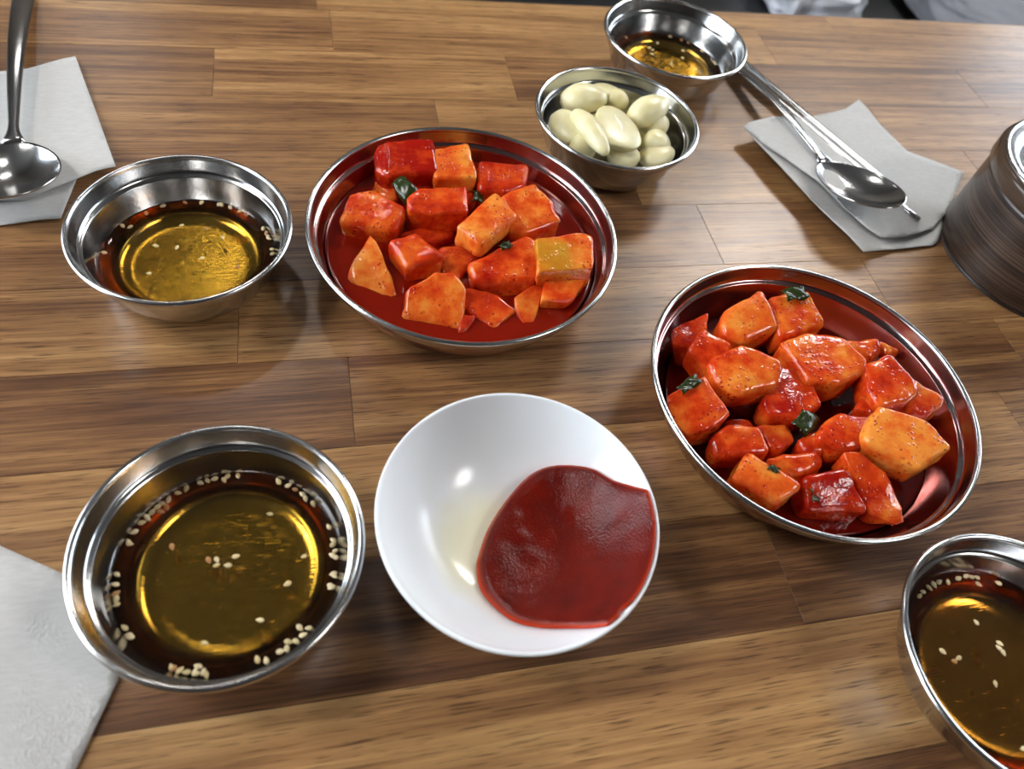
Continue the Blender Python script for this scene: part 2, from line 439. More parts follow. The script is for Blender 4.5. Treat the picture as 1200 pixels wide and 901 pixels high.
def liquid(name, prof, x, y, z, mat, label, cat, gap=0.00015, group=None):
    pin = smooth_prof(prof, 4)
    pr = [(0.0, z)]
    rz = r_at(pin, z)
    pr += [(rz*0.5, z), (rz*0.9, z), (rz*0.97, z+0.00005), (rz+gap*0.7, z+0.0005)]
    low = [(r+gap, zz-gap) for r, zz in pin if zz < z-0.0002 and r > 0]
    pr += low[::-1]+[(0.0, pin[0][1]-gap)]
    o = link(name, lathe_mesh(name, pr, 96), mat, None, True, (x, y, 0))
    tag(o, label, cat, group); return o

BA = (-0.0402, 0.1188); BB = (-0.0603, 0.2748); BE = (0.1690, 0.3575); BF = (0.2332, 0.4427); BH = (0.2392, 0.0403)
DC = (0.0676, 0.2731); DD = (0.2089, 0.1644); WG = (0.0628, 0.1174)
small_bowl('sauce_bowl', *BA, 'small stainless steel bowl of sesame oil resting beside the white sauce bowl', 'bowl', 'small stainless steel bowls')
small_bowl('sauce_bowl', *BB, 'small stainless steel bowl of sesame oil between the spoon and the radish kimchi', 'bowl', 'small stainless steel bowls')
small_bowl('garlic_bowl', *BE, 'small stainless steel bowl filled with raw garlic cloves', 'bowl', 'small stainless steel bowls')
small_bowl('sauce_bowl', *BF, 'small stainless steel bowl of sesame oil touching spoon handle behind the garlic bowl', 'bowl', 'small stainless steel bowls')
small_bowl('sauce_bowl', *BH, 'small stainless steel bowl of murky brown oil beside the drier kimchi dish', 'bowl', 'small stainless steel bowls')
OZ = {'A': 0.0102, 'B': 0.0100, 'F': 0.0095, 'H': 0.0130}
liquid('sesame_oil', SB_IN, *BA, OZ['A'], OIL, 'clear golden sesame oil in the bowl beside the white sauce bowl', 'oil')
liquid('sesame_oil', SB_IN, *BB, OZ['B'], OIL, 'clear golden sesame oil in the bowl beside the flat napkin', 'oil')
liquid('sesame_oil', SB_IN, *BF, OZ['F'], OIL, 'dark golden sesame oil in the bowl behind the garlic bowl', 'oil')
liquid('sesame_oil', SB_IN, *BH, OZ['H'], OIL2, 'murky brown sesame oil in the bowl beside the drier kimchi dish', 'oil')

KD_IN = [(0.0, 0.0012), (0.030, 0.0012), (0.0520, 0.0014), (0.0575, 0.0030), (0.0615, 0.0070), (0.0650, 0.0130), (0.0682, 0.0212), (0.0688, 0.0224), (0.0703, 0.0234), (0.0712, 0.0256), (0.0724, 0.0310)]
KD_IN = [(r*1.016, z*0.871) for r, z in KD_IN]
KD_OUT = [(r*1.016, max(z*0.871, 0.0002)) for r, z in [(0.0729, 0.0310), (0.0717, 0.0250), (0.0707, 0.0228), (0.0692, 0.0218), (0.0687, 0.0205), (0.0655, 0.0125), (0.0620, 0.0060), (0.0565, 0.0020), (0.0500, 0.0002), (0.0, 0.0002)]]
def kimchi_dish(x, y, label):
    root = empty('kimchi_dish', (x, y, 0)); tag(root, label, 'dish', 'round steel kimchi dishes')
    link('dish_body', lathe_mesh('dish_body', smooth_prof(KD_IN, 4)+smooth_prof(KD_OUT, 4), 160), DISHSTEEL, root)
    link('rolled_rim', torus_mesh('rolled_rim', 0.0739, 0.0013, 0.0270, 160, 12), RIM, root)
kimchi_dish(*DC, 'round stainless steel dish of radish kimchi swimming in red broth, beside the garlic bowl')
kimchi_dish(*DD, 'round stainless steel dish of radish kimchi with little broth, beside the white bowl')
BROTH = NT('kimchi_broth'); BROTH.set(Base_Color=srgb(128, 22, 5), Roughness=0.06); BROTH.b.inputs['Subsurface Weight'].default_value = 0.2; BROTH.b.inputs['Subsurface Radius'].default_value = (1, .1, .03); BROTH.b.inputs['Subsurface Scale'].default_value = 0.006
BROTH2 = NT('kimchi_broth_dark'); BROTH2.set(Base_Color=srgb(92, 14, 6), Roughness=0.06)
CBZ, DBZ = 0.0128, 0.0062
liquid('kimchi_broth', KD_IN, *DC, CBZ, BROTH.m, 'bright red chilli broth around the radish cubes near the garlic bowl', 'broth', -0.0004)
liquid('kimchi_broth', KD_IN, *DD, DBZ, BROTH2.m, 'dark red shallow broth at the bottom of the dish beside the white bowl', 'broth', -0.0004)

# ------------------------------------------------------------------ white bowl and paste
WB_IN = [(0.0, 0.0060), (0.012, 0.0062), (0.024, 0.0085), (0.034, 0.0140), (0.042, 0.0215), (0.0475, 0.0285), (0.0505, 0.0335)]
def wb_z(r):
    pin = WB_ALL
    for (r0, z0), (r1, z1) in zip(pin[:-1], pin[1:]):
        if r0 <= r <= r1 and r1 > r0: return z0+(z1-z0)*(r-r0)/(r1-r0)
    return pin[-1][1]
WBP = smooth_prof(WB_IN, 6)
WB_ALL = WBP+[(0.0508, 0.0339), (0.0513, 0.0340), (0.0518, 0.0340)]
wb_rim = [(0.0508, 0.0339), (0.0513, 0.0340), (0.0518, 0.0337), (0.0519, 0.0331)]
wb_out = [(0.0519, 0.0331), (0.0495, 0.0280), (0.0440, 0.0200), (0.0360, 0.0110), (0.0270, 0.0050), (0.0225, 0.0035), (0.0215, 0.0004), (0.0195, 0.0002), (0.0185, 0.0025), (0.0, 0.0028)]
t = NT('white_melamine')
g = t.pos((1, 1, 1)); sx = t.n('ShaderNodeSeparateXYZ'); t.l(g, sx.inputs[0])
st = t.noise(g, 45, 2)
cm = t.n('ShaderNodeVectorMath', operation='DISTANCE'); t.l(g, cm.inputs[0]); cm.inputs[1].default_value = (-0.004, -0.002, 0.006)
stain = t.ramp(t.math('ADD', cm.outputs['Value'], t.math('MULTIPLY_ADD', st, 0.016, -0.008)), [(0.018, 1.0), (0.030, 0.0)])
t.l(t.mix(t.math('MULTIPLY', stain, 0.75), srgb(238, 242, 246), srgb(230, 226, 188)), t.b.inputs['Base Color'])
t.set(Roughness=0.16); t.b.inputs['Subsurface Weight'].default_value = 0.15; t.b.inputs['Subsurface Radius'].default_value = (1, 1, 1); t.b.inputs['Subsurface Scale'].default_value = 0.003
WHITE = t.m
root = empty('white_sauce_bowl', (WG[0], WG[1], 0)); tag(root, 'small round white bowl holding thick dark red chilli paste', 'bowl')
link('bowl_body', lathe_mesh('bowl_body', WBP+wb_rim+smooth_prof(wb_out, 4)[1:], 128), WHITE, root)

def wb_point(u, v):
    z = 0.02
    for _ in range(30):
        p = pt(u, v, z); r = math.hypot(p.x-WG[0], p.y-WG[1]); z = 0.6*z+0.4*wb_z(min(r, 0.0505))
    return Vector((p.x-WG[0], p.y-WG[1]))
PO = [(365, 600), (372, 560), (400, 480), (450, 400), (510, 330), (570, 293), (640, 283), (720, 293), (790, 330), (850, 348), (905, 368), (920, 420), (926, 470), (936, 515), (918, 580), (900, 650), (880, 690), (815, 735), (800, 775), (740, 785), (650, 788), (560, 785), (480, 765), (410, 710), (375, 660)]
pp = [wb_point(420+a/2.65, 440+b/2.65) for a, b in PO]
# resample closed curve
def closed_cr(P, k=6):
    out = []
    n = len(P)
    for i in range(n):
        p0, p1, p2, p3 = P[i-1], P[i], P[(i+1) % n], P[(i+2) % n]
        for s in range(k):
            q = s/k
            out.append(0.5*((2*p1)+(-p0+p2)*q+(2*p0-5*p1+4*p2-p3)*q*q+(-p0+3*p1-3*p2+p3)*q**3))
    return out
loop = closed_cr(pp, 6)
for i, p in enumerate(loop):
    r = p.length
    if r > 0.0503: loop[i] = p*(0.0503/r)
cen = sum(loop, Vector((0, 0)))/len(loop)
verts, faces, rings = [], [], []
S = [1.0, 0.99, 0.97, 0.94, 0.90, 0.85, 0.78, 0.7, 0.6, 0.5, 0.4, 0.3, 0.2, 0.1]
n = len(loop)
for s in S:
    rr = []
    for p in loop:
        q = cen+(p-cen)*s
        base = wb_z(q.length)
        edge = (1-s)*(p-cen).length
        th = 0.0052*math.sqrt(max(0.0, min(1.0, 1-(1-min(edge/0.007, 1))**2)))
        th += 0.0007*noise.noise(Vector((q.x*160, q.y*160, 0.3)))*min(1, edge/0.004)
        # paste settles: flatter middle
        z = base+th+0.0006
        if s < 0.95: z = z*0.75+0.25*max(z, 0.0175)
        rr.append(len(verts)); verts.append((q.x, q.y, z))
    rings.append(rr)
ci = len(verts); verts.append((cen.x, cen.y, sum(verts[i][2] for i in rings[-1])/n))
for a, b in zip(rings[:-1], rings[1:]):
    for i in range(n): faces.append((a[i], a[(i+1) % n], b[(i+1) % n], b[i]))
for i in range(n): faces.append((rings[-1][i], rings[-1][(i+1) % n], ci))
# underside follows the bowl
ur = []
for s in (1.0, 0.9, 0.75, 0.6, 0.45, 0.3, 0.15):
    rr = []
    for p in loop:
        q = cen+(p-cen)*s; rr.append(len(verts)); verts.append((q.x, q.y, wb_z(q.length)+0.0005))
    ur.append(rr)
cu = len(verts); verts.append((cen.x, cen.y, wb_z(cen.length)+0.0005))
for i in range(n): faces.append((rings[0][(i+1) % n], rings[0][i], ur[0][i], ur[0][(i+1) % n]))
for a, b in zip(ur[:-1], ur[1:]):
    for i in range(n): faces.append((a[(i+1) % n], a[i], b[i], b[(i+1) % n]))
for i in range(n): faces.append((ur[-1][(i+1) % n], ur[-1][i], cu))
pm = mesh('chilli_paste', verts, faces)
av = pm.attributes.new('thin', 'FLOAT', 'POINT')
for k in range(len(rings[0])):
    for rr, val in ((rings[0], 1.0), (rings[1], 0.8), (rings[2], 0.3)): av.data[rr[k]].value = val
o = link('chilli_paste', pm, PASTE, None, True, (WG[0], WG[1], 0))
tag(o, 'thick dark red chilli paste slumped to one side of the white bowl', 'paste')

# ------------------------------------------------------------------ radish cubes
def chunk(poly, depth, tone, dish, label, group, green=0.0, seed=0, name='radish_cube', shrink=0.97, grow=1.10):
    """poly: visible top face as (u, v, z mm) on the heap; extruded down to a soft-edged block."""
    rnd = random.Random(seed*31+5)
    top = [pt(u, v, (z-2.5)/1000.0) for u, v, z in poly]
    c = sum(top, Vector())/len(top)
    top = [c+Vector(((p-c).x*grow, (p-c).y*grow, (p-c).z)) for p in top]
    cx, cy = dish
    pts = []
    for p in top:
        pts.append(p.copy())
        q = c+(p-c)*shrink
        q.z = p.z-(depth+2)/1000.0+rnd.uniform(-.001, .001); q.x += rnd.uniform(-.001, .001); q.y += rnd.uniform(-.001, .001)
        pts.append(q)
    for p in pts:
        p.z = max(p.z, 0.0022)
        rmax = r_at(KD_IN, min(p.z, 0.027))-0.0008
        d = Vector((p.x-cx, p.y-cy)); r = d.length
        if r > rmax and p.z < 0.027:
            d *= rmax/r; p.x = cx+d.x; p.y = cy+d.y
    ctr = sum(pts, Vector())/len(pts)
    base = Vector((ctr.x, ctr.y, min(p.z for p in pts)))
    bm = bmesh.new()
    for p in pts: bm.verts.new(p-base)
    r = bmesh.ops.convex_hull(bm, input=bm.verts)
    junk = [g for g in r['geom_interior']+r['geom_unused'] if isinstance(g, bmesh.types.BMVert)]
    if junk: bmesh.ops.delete(bm, geom=list(set(junk)), context='VERTS')
    bmesh.ops.dissolve_limit(bm, angle_limit=math.radians(14), verts=bm.verts, edges=bm.edges)
    bmesh.ops.bevel(bm, geom=list(bm.edges), offset=0.0027, segments=3, profile=0.5, affect='EDGES', clamp_overlap=True)
    bmesh.ops.triangulate(bm, faces=[f for f in bm.faces if len(f.verts) > 4])
    for _ in range(2):
        long = [e for e in bm.edges if e.calc_length() > 0.0035]
        if long: bmesh.ops.subdivide_edges(bm, edges=long, cuts=1, use_grid_fill=True)
        bmesh.ops.triangulate(bm, faces=[f for f in bm.faces if len(f.verts) > 4])
    bm.normal_update()
    for v in bm.verts:
        w_ = v.co+base
        a = noise.noise(w_*130+Vector((seed, 0, 0)))*0.0011+noise.noise(w_*380)*0.0004
        v.co += v.normal*a
    bmesh.ops.recalc_face_normals(bm, faces=bm.faces)
    me = from_bm(name, bm)
    o = link(name, me, RADISH, None, True, base)
    o.color = (tone, 0, 0, 1)
    if green:   # yellow-green rind patch on one face
        at = me.attributes.new('green', 'FLOAT', 'POINT')
        gc = pt(651, 297, 0.030)-base
        for k, v in enumerate(me.vertices):
            d = max(abs(v.co.x-gc.x), abs(v.co.y-gc.y))
            at.data[k].value = min(1, max(0, (0.0105-d)/0.0020))*(1 if v.co.z > gc.z-0.006 else 0)
    tag(o, label, 'radish cube', group)
    return o

GC = 'radish kimchi cubes in the brothy dish'
GD = 'radish kimchi cubes in the drier dish'
def leafbit(u, v, z, L, W, ang, label, group, tilt=0.3, bend=0.3):
    p = pt(u, v, (z-2.5)/1000.0)
    n_, m_ = 10, 4
    vs, fs = [], []
    for s in (0, 1):
        for i in range(n_+1):
            t_ = i/n_-0.5
            for j in range(m_+1):
                q = j/m_-0.5
                wv = W*(1-0.15*abs(2*t_)**2+0.12*math.sin(7*t_))
                vs.append((t_*L, q*wv, -bend*L*(t_*2)**2*0.25+0.06*W*(1-(2*q)**2)+0.0008*math.sin(9*t_+5*q)-s*0.0003))
    k = (n_+1)*(m_+1)
    for i in range(n_):
        for j in range(m_):
            a = i*(m_+1)+j; fs.append((a, a+m_+1, a+m_+2, a+1)); fs.append((k+a, k+a+1, k+a+m_+2, k+a+m_+1))
    bd = [i*(m_+1) for i in range(n_+1)]; 
    for a, b in zip(bd[:-1], bd[1:]): fs.append((a, a+k, b+k, b)); fs.append((b+m_, b+m_+k, a+m_+k, a+m_))
    for j in range(m_): fs.append((j, j+1, j+1+k, j+k)); e = n_*(m_+1); fs.append((e+j, e+j+k, e+j+1+k, e+j+1))
    o = link('green_onion_piece', mesh('green_onion_piece', vs, fs), LEAF, None, True, p)
    o.rotation_euler = (tilt, tilt*0.5, math.radians(ang)); tag(o, label, 'green onion', group)

CC = [
 ([(441,172,30),(455,165,33),(504,162,33),(511,199,31),(453,203,30),(441,200,27)], 16, .95, 'glistening bright red radish cube leaning against the rim opposite the white bowl'),
 ([(463,205,23),(511,203,23),(512,216,22),(484,223,21),(464,215,21)], 14, .9, 'deep red radish piece tucked under the glistening red cube'),
 ([(510,174,32),(530,171,33),(548,167,33),(557,200,31),(556,208,30),(512,206,30)], 15, .22, 'yellow-orange radish cube standing beside the glistening red cube'),
 ([(512,208,21),(556,210,22),(556,234,20),(545,240,20),(515,220,20)], 14, .85, 'dark red radish piece beneath the yellow-orange cube opposite the white bowl'),
 ([(562,187,30),(618,192,30),(614,216,28),(590,224,27),(563,220,27)], 15, .72, 'red-orange oblong radish cube on the side facing the garlic bowl'),
 ([(411,227,27),(438,222,29),(473,241,29),(463,268,26),(430,262,26),(402,258,24)], 15, .52, 'large orange radish cube standing alone in the broth facing the oil bowl'),
 ([(438,211,21),(449,205,22),(463,209,22),(464,231,20),(446,226,20)], 12, .28, 'small pale radish piece wedged behind the large orange cube'),
 ([(479,229,32),(494,221,33),(544,217,33),(546,247,31),(506,249,31),(481,243,30)], 14, .62, 'wet orange-red radish cube next to a dark green onion leaf'),
 ([(536,263,34),(580,225,34),(605,251,34),(566,284,33)], 10, .2, 'light orange radish cube turned like a diamond on top of the heap'),
 ([(588,229,28),(626,213,30),(640,227,30),(656,256,28),(620,270,27),(597,268,27)], 13, .36, 'orange radish block with a step cut beside the diamond-turned cube'),
 ([(632,281,33),(665,273,34),(678,272,34),(692,279,33),(693,313,31),(665,317,31),(633,316,31)], 10, .3, 'radish cube with a yellow-green face near the dish wall'),
 ([(641,328,24),(683,323,25),(684,330,25),(669,352,22),(636,350,22)], 14, .35, 'small orange radish cube under the one with the yellow-green face'),
 ([(552,307,25),(590,293,27),(614,276,28),(630,282,28),(632,313,26),(624,325,25),(587,330,24),(558,324,24)], 14, .56, 'broad red-orange radish piece lying beside the yellow-green faced cube'),
 ([(544,340,19),(572,340,20),(603,362,18),(582,382,16),(573,381,16),(560,362,18),(543,357,18)], 12, .5, 'long orange radish piece half sunk in broth by the rim nearest white bowl'),
 ([(604,349,20),(633,329,21),(635,343,20),(624,378,15),(614,379,15),(606,364,17)], 12, .45, 'narrow orange radish wedge half sunk between two larger pieces'),
 ([(434,270,27),(454,300,24),(466,348,15.5),(446,349,15),(402,329,15)], 12, .2, 'pale orange triangular radish piece rising out of the broth'),
 ([(457,281,27),(488,272,29),(520,299,28),(478,311,26)], 16, .5, 'orange radish cube with a sharp corner behind the rounded piece'),
 ([(480,336,23),(508,320,26),(531,319,26),(543,337,24),(540,384,16),(475,373,15)], 14, .36, 'large rounded orange radish piece at the rim nearest the white bowl'),
 ([(515,290,22),(545,284,23),(560,296,22),(546,312,20),(538,324,19),(520,315,20)], 12, .55, 'orange radish piece under the diamond-turned cube'),
 ([(470,272,19.5),(494,266,20),(534,267,20),(530,277,19.5),(505,283,19)], 11, .75, 'red flat radish piece mostly hidden in the middle of the brothy heap'),
 ([(540,366,18),(558,369,18),(547,386,16.5),(538,389,16.5)], 10, .72, 'small red radish scrap in broth beside the large rounded piece'),
]
for i, (poly, dep, tone, lab) in enumerate(CC):
    chunk(poly, dep, tone, DC, lab, GC, green=1.0 if 'yellow-green face near' in lab else 0.0, seed=i+1)
CD = [
 ([(848,366,31),(892,338,35),(912,381,31),(873,398,28),(850,392,28)], 14, .36, 'orange radish cube with its large side up against the wall facing the brothy dish'),
 ([(903,347,33),(947,339,34),(958,353,33),(967,378,30),(917,394,29)], 14, .36, 'orange radish cube with a dark green leaf bit on top'),
 ([(787,389,22),(803,377,24),(828,368,25),(827,388,24),(808,406,22),(789,402,21)], 13, .78, 'dark red radish piece at the drier dish wall opposite the oil bowl'),
 ([(808,410,25),(826,385,28),(857,403,28),(840,425,25),(835,444,20)], 10, .55, 'slanting radish piece with a pale yellow side in the drier dish'),
 ([(836,420,32),(870,401,35),(913,421,34),(911,450,31),(866,459,30),(839,446,29)], 12, .42, 'orange radish cube with a red wet top in the drier heap'),
 ([(920,401,31),(950,389,33),(987,396,33),(1015,419,33),(1012,433,32),(985,447,31),(951,444,31)], 16, .42, 'biggest orange radish block in the middle of the drier heap'),
 ([(988,398,28),(1030,395,29),(1034,407,28),(1023,420,27),(997,411,27)], 10, .5, 'small flat orange radish piece behind the biggest block'),
 ([(1033,397,26),(1057,408,26),(1040,414,25)], 6, .42, 'thin pointed radish scrap beside the small flat piece in drier dish'),
 ([(1013,428,32),(1047,415,34),(1072,443,33),(1077,460,32),(1063,470,31),(1033,473,31),(1023,458,31)], 11, .62, 'red-orange radish piece wet with chilli between biggest block and rim'),
 ([(1073,444,28),(1107,465,28),(1105,475,27),(1087,487,26),(1062,476,27)], 14, .5, 'orange radish wedge against the rim facing the wooden jar'),
 ([(1018,505,33),(1033,475,35),(1088,493,35),(1112,524,33),(1076,545,31),(1020,518,32)], 13, .12, 'large pale orange radish cube with a shiny cut end'),
 ([(965,497,28),(985,484,29),(1020,487,29),(1016,522,27),(987,526,27),(960,510,27)], 11, .66, 'red glossy radish piece beside the large pale orange cube'),
 ([(1003,477,25),(1023,453,26),(1035,478,25),(1020,485,24)], 13, .66, 'red radish piece wedged under the chilli-covered one'),
 ([(912,430,27),(945,432,28),(961,472,27),(935,490,26),(905,483,26),(895,470,26)], 12, .7, 'ragged red radish slice in the middle of the drier heap'),
 ([(785,464,28),(826,443,30),(845,472,29),(853,484,28),(838,498,26),(808,508,25),(788,492,25)], 13, .46, 'orange radish cube with a green leaf near the white bowl'),
 ([(836,512,23),(852,498,24),(888,498,24),(903,528,23),(840,535,21)], 14, .66, 'dull red radish cube low down beside the wall facing the white bowl'),
 ([(880,528,27),(940,566,27),(914,590,24),(858,560,24)], 14, .33, 'orange radish cube with sharp edges lying along drier dish rim beside white bowl'),
 ([(887,498,20),(920,495,21),(932,515,20),(917,528,19),(903,525,19)], 12, .5, 'small orange radish piece in the shade of the drier heap'),
 ([(903,535,22),(958,527,23),(967,542,22),(942,556,21),(927,553,21)], 14, .5, 'brownish-orange radish piece between the red chilli cube and sharp-edged cube'),
 ([(946,557,25),(992,546,27),(1006,565,25),(1017,597,20),(950,596,19)], 14, .85, 'radish cube thickly covered in red chilli by the rim nearest murky oil bowl'),
 ([(993,533,26),(1010,532,27),(1037,555,25),(1055,593,19),(1060,612,15),(1048,614,15),(1020,600,17),(1006,562,22)], 12, .56, 'long wedge of radish with chilli flakes pointing to the murky oil bowl'),
 ([(852,490,18),(878,488,19),(886,500,18),(860,503,18)], 10, .82, 'small red radish scrap behind the dull red cube'),
 ([(937,514,22),(962,503,23),(968,530,21),(945,530,21)], 12, .62, 'red-brown radish piece half hidden under the ragged red slice'),
]
for i, (poly, dep, tone, lab) in enumerate(CD):
    chunk(poly, dep, tone, DD, lab, GD, seed=i+40)
leafbit(475, 222, 29, .016, .009, -60, 'dark green onion leaf stuck between cubes in the brothy dish', 'green onion bits', 0.5, 0.6)
leafbit(561, 228, 24, .012, .006, 80, 'dark green onion bit in the gap beside red oblong cube', 'green onion bits', 0.4, 0.4)
leafbit(593, 287, 29, .007, .004, 30, 'small light green onion bit beside the diamond-turned cube', 'green onion bits', 0.2, 0.2)
leafbit(933, 343, 35.4, .013, .008, 10, 'dark green onion bit lying on top of an orange cube', 'green onion bits', 0.1, 0.2)
leafbit(809, 449, 31.2, .013, .005, 30, 'narrow green onion sliver on the orange cube near the white bowl', 'green onion bits', 0.1, 0.2)
leafbit(948, 490, 25, .016, .010, 40, 'dark green onion leaf in the hollow of the drier heap', 'green onion bits', 0.3, 0.5)
leafbit(907, 549, 27.2, .005, .003, -30, 'tiny green onion bit on the sharp-edged orange cube', 'green onion bits', 0.1, 0.1)
leafbit(953, 577, 22, .010, .004, 80, 'dark green onion sliver beside the chilli-covered cube', 'green onion bits', 0.6, 0.2)

# ------------------------------------------------------------------ garlic cloves
def clove(a, b, w, h, label, flat=0.0, roll=0.0, seed=0):
    """a, b: blunt and pointed end as (u, v, z mm); w, h: width and thickness in mm."""
    A = pt(a[0], a[1], (a[2]+1)/1000); B = pt(b[0], b[1], (b[2]+1)/1000)
    for P_ in (A, B):
        d = Vector((P_.x-BE[0], P_.y-BE[1])); rm = r_at(SB_IN, max(P_.z, 0.004))-0.0050
        if d.length > rm: d *= rm/d.length; P_.x = BE[0]+d.x; P_.y = BE[1]+d.y
    ax = (B-A); L = ax.length; ax.normalize()
    zc = Vector((0, 0, 1)); side = ax.cross(zc).normalized(); upv = side.cross(ax).normalized()
    cr, sr = math.cos(roll), math.sin(roll)
    s2 = side*cr+upv*sr; u2 = -side*sr+upv*cr
    nl, nr = 20, 20
    vs, fs = [], []
    c = (A+B)/2
    for i in range(nl+1):
        t_ = i/nl
        e = math.sin(math.pi*min(max(t_, 0), 1)**0.95)**0.45
        e *= 1.14-0.24*t_
        bend = 0.08*L*math.sin(math.pi*t_)
        for j in range(nr):
            an = 2*math.pi*j/nr
            y = math.cos(an)*w/2000*e; z = math.sin(an)*h/2000*e
            if flat and z > 0: z *= (1-flat)
            k = 1+0.05*noise.noise(Vector((t_*3, math.cos(an), seed*3.1+math.sin(an))))
            p = A+ax*(L*t_)+s2*(y*k)+u2*(z*k+bend*(0 if flat else 0.5))
            vs.append(p-c)
    for i in range(nl):
        for j in range(nr):
            fs.append((i*nr+j, i*nr+(j+1) % nr, (i+1)*nr+(j+1) % nr, (i+1)*nr+j))
    vs.append(A-c); vs.append(B-c); k0 = len(vs)-2
    for j in range(nr):
        fs.append((k0, (j+1) % nr, j)); fs.append((k0+1, nl*nr+j, nl*nr+(j+1) % nr))
    o = link('garlic_clove', mesh('garlic_clove', vs, fs), GARLIC, None, True, c)
    tag(o, label, 'garlic clove', 'peeled garlic cloves')
    if flat > 0.7:   # pale germ line in the cut face
        cv, cf = [], []
        for i in range(9):
            t_ = i/8; e = math.sin(math.pi*t_)
            for q, zz in ((-1, 0), (0, 1), (1, 0)):
                p = A+ax*(L*(0.30+0.42*t_))+s2*(q*0.0016*e+0.0012*math.sin(4*t_))+u2*(h/2000*(1-flat)*1.02+zz*0.0004-0.0002)
                cv.append(p-c)
        for i in range(8):
            for q in (0, 1): cf.append((i*3+q, i*3+q+1, i*3+q+4, i*3+q+3))
        g = link('germ', mesh('germ', cv, cf), plain('garlic_germ', srgb(248, 246, 228), 0.35), o); g['label'] = 'whitish germ line'
CL = [
 ((731,174,27),(716,124,29), 22, 13, 'halved garlic clove with its flat cut face and pale core showing', 0.75, -0.2),
 ((656,120,22),(712,114,26), 15, 13, 'fat garlic clove lying across the back of the heap', 0, 0),
 ((672,131,27),(712,182,27), 10, 10, 'long thin garlic clove lying slantwise over the heap', 0, 0),
 ((651,131,22),(675,166,20), 13, 11, 'garlic clove with flat side against the bowl wall facing the kimchi', 0.5, -0.5),
 ((738,143,24),(784,119,26), 14, 13, 'plump garlic clove pointing toward the spoon', 0, 0),
 ((752,153,18),(782,142,20), 13, 12, 'garlic clove beneath the plump one that points to the spoon', 0, 0),
 ((756,158,20),(784,176,18), 16, 13, 'rounded broken garlic clove on the spoon side of bowl', 0.2, 0.3),
 ((752,188,16),(792,176,18), 14, 12, 'garlic clove low at the wall under the rounded broken clove', 0.3, 0.2),
 ((712,184,17),(750,182,18), 14, 12, 'stubby garlic clove below the cut face of the halved one', 0.2, 0.0),
 ((668,168,18),(698,180,18), 13, 12, 'small garlic clove under the long thin one', 0, 0.4),
 ((694,104,22),(726,106,22), 13, 9, 'halved garlic piece at the wall nearest the oil bowl', 0.6, 0.2),
 ((712,119,20),(736,119,20), 11, 11, 'garlic clove end peeking out behind the halved clove', 0, 0),
 ((672,112,20),(696,102,22), 9, 8, 'thin garlic sliver at the back edge of heap', 0.3, 0.2),
 ((675,155,12),(735,150,12), 16, 13, 'garlic clove buried under the middle of heap', 0, 0.1),
 ((740,165,11),(775,155,11), 15, 12, 'garlic clove hidden deep on the spoon side', 0, 0.1),
]
for i, (a, b, w_, h_, lab, fl, ro) in enumerate(CL):
    clove(a, b, w_*1.26, h_*1.2, lab, fl, ro, i)

# ------------------------------------------------------------------ sesame seeds
SEEDM = []
for k, c in enumerate(((232, 214, 170), (216, 196, 146), (180, 132, 84))):
    SEEDM.append(plain('sesame_hull', srgb(*c), 0.4))
def seed_mesh():
    vs, fs = [], []
    nl, nr = 8, 10
    for i in range(nl+1):
        t_ = i/nl; e = math.sin(math.pi*t_)**0.7*(1-0.45*t_)
        for j in range(nr):
            a = 2*math.pi*j/nr
            vs.append(((t_-0.45)*0.0030, math.cos(a)*0.0011*e*1.05, math.sin(a)*0.0007*e))
    for i in range(nl):
        for j in range(nr):
            fs.append((i*nr+j, i*nr+(j+1) % nr, (i+1)*nr+(j+1) % nr, (i+1)*nr+j))
    return fs, vs
_fs, _vs = seed_mesh()
SMESH = []
for m_ in SEEDM:
    me = mesh('sesame_seed', _vs, _fs); me.materials.append(m_); me.polygons.foreach_set('use_smooth', [True]*len(me.polygons)); SMESH.append(me)
rs = random.Random(3)
def seeds(lst, off, sc, c, z, label, group):
    rmax = r_at(smooth_prof(SB_IN, 4), z)-0.0012
    for (a, b) in lst:
        p = pt(off[0]+a/sc, off[1]+b/sc, z)
        d = Vector((p.x-c[0], p.y-c[1])); zz = z+0.0001
        if d.length > rmax: d *= rmax/d.length
        k = rs.choice((0, 0, 0, 1, 1, 2)); o = bpy.data.objects.new('sesame_seed', SMESH[k]); COL.objects.link(o)
        o.location = (c[0]+d.x, c[1]+d.y, zz)
        o.rotation_euler = (rs.uniform(-.3, .3), rs.uniform(-.2, .2), rs.uniform(0, 6.28)); s_ = rs.uniform(0.9, 1.1); o.scale = (s_, s_, s_)
        tag(o, ('toasted brown ' if k == 2 else 'pale ')+label, 'sesame seed', group+(', brown ones' if k == 2 else ', pale ones'))
SA = [(470,205),(495,205),(518,198),(557,190),(590,190),(547,212),(427,225),(400,240),(380,272),(357,280),(337,285),(375,295),(355,308),(330,310),(305,318),(318,330),(288,336),(268,365),(243,395),(262,405),(207,498),(204,530),(204,560),(220,572),(204,595),(232,668),(256,685),(247,700),(395,782),(380,795),(408,797),(430,806),(470,775),(485,790),(458,793),(461,808),(490,812),(648,755),(678,765),(716,730),(740,700),(738,722),(775,657),(790,685),(770,705),(812,665),(868,530),(883,538),(878,495),(892,503),(875,440),(893,445),(890,425),(875,408),(884,393),(875,350),(823,278),(793,268),(790,250),(767,235),(742,227),(715,212)]
SAM = [(687,315),(390,413),(500,453),(524,470),(525,452),(560,470),(582,443),(790,442),(740,525),(657,635),(488,704)]
seeds(SA, (50, 480), 2.575, BA, OZ['A'], 'sesame seed at the edge of the golden oil beside the white bowl', 'sesame seeds along the oil edge by the white bowl')
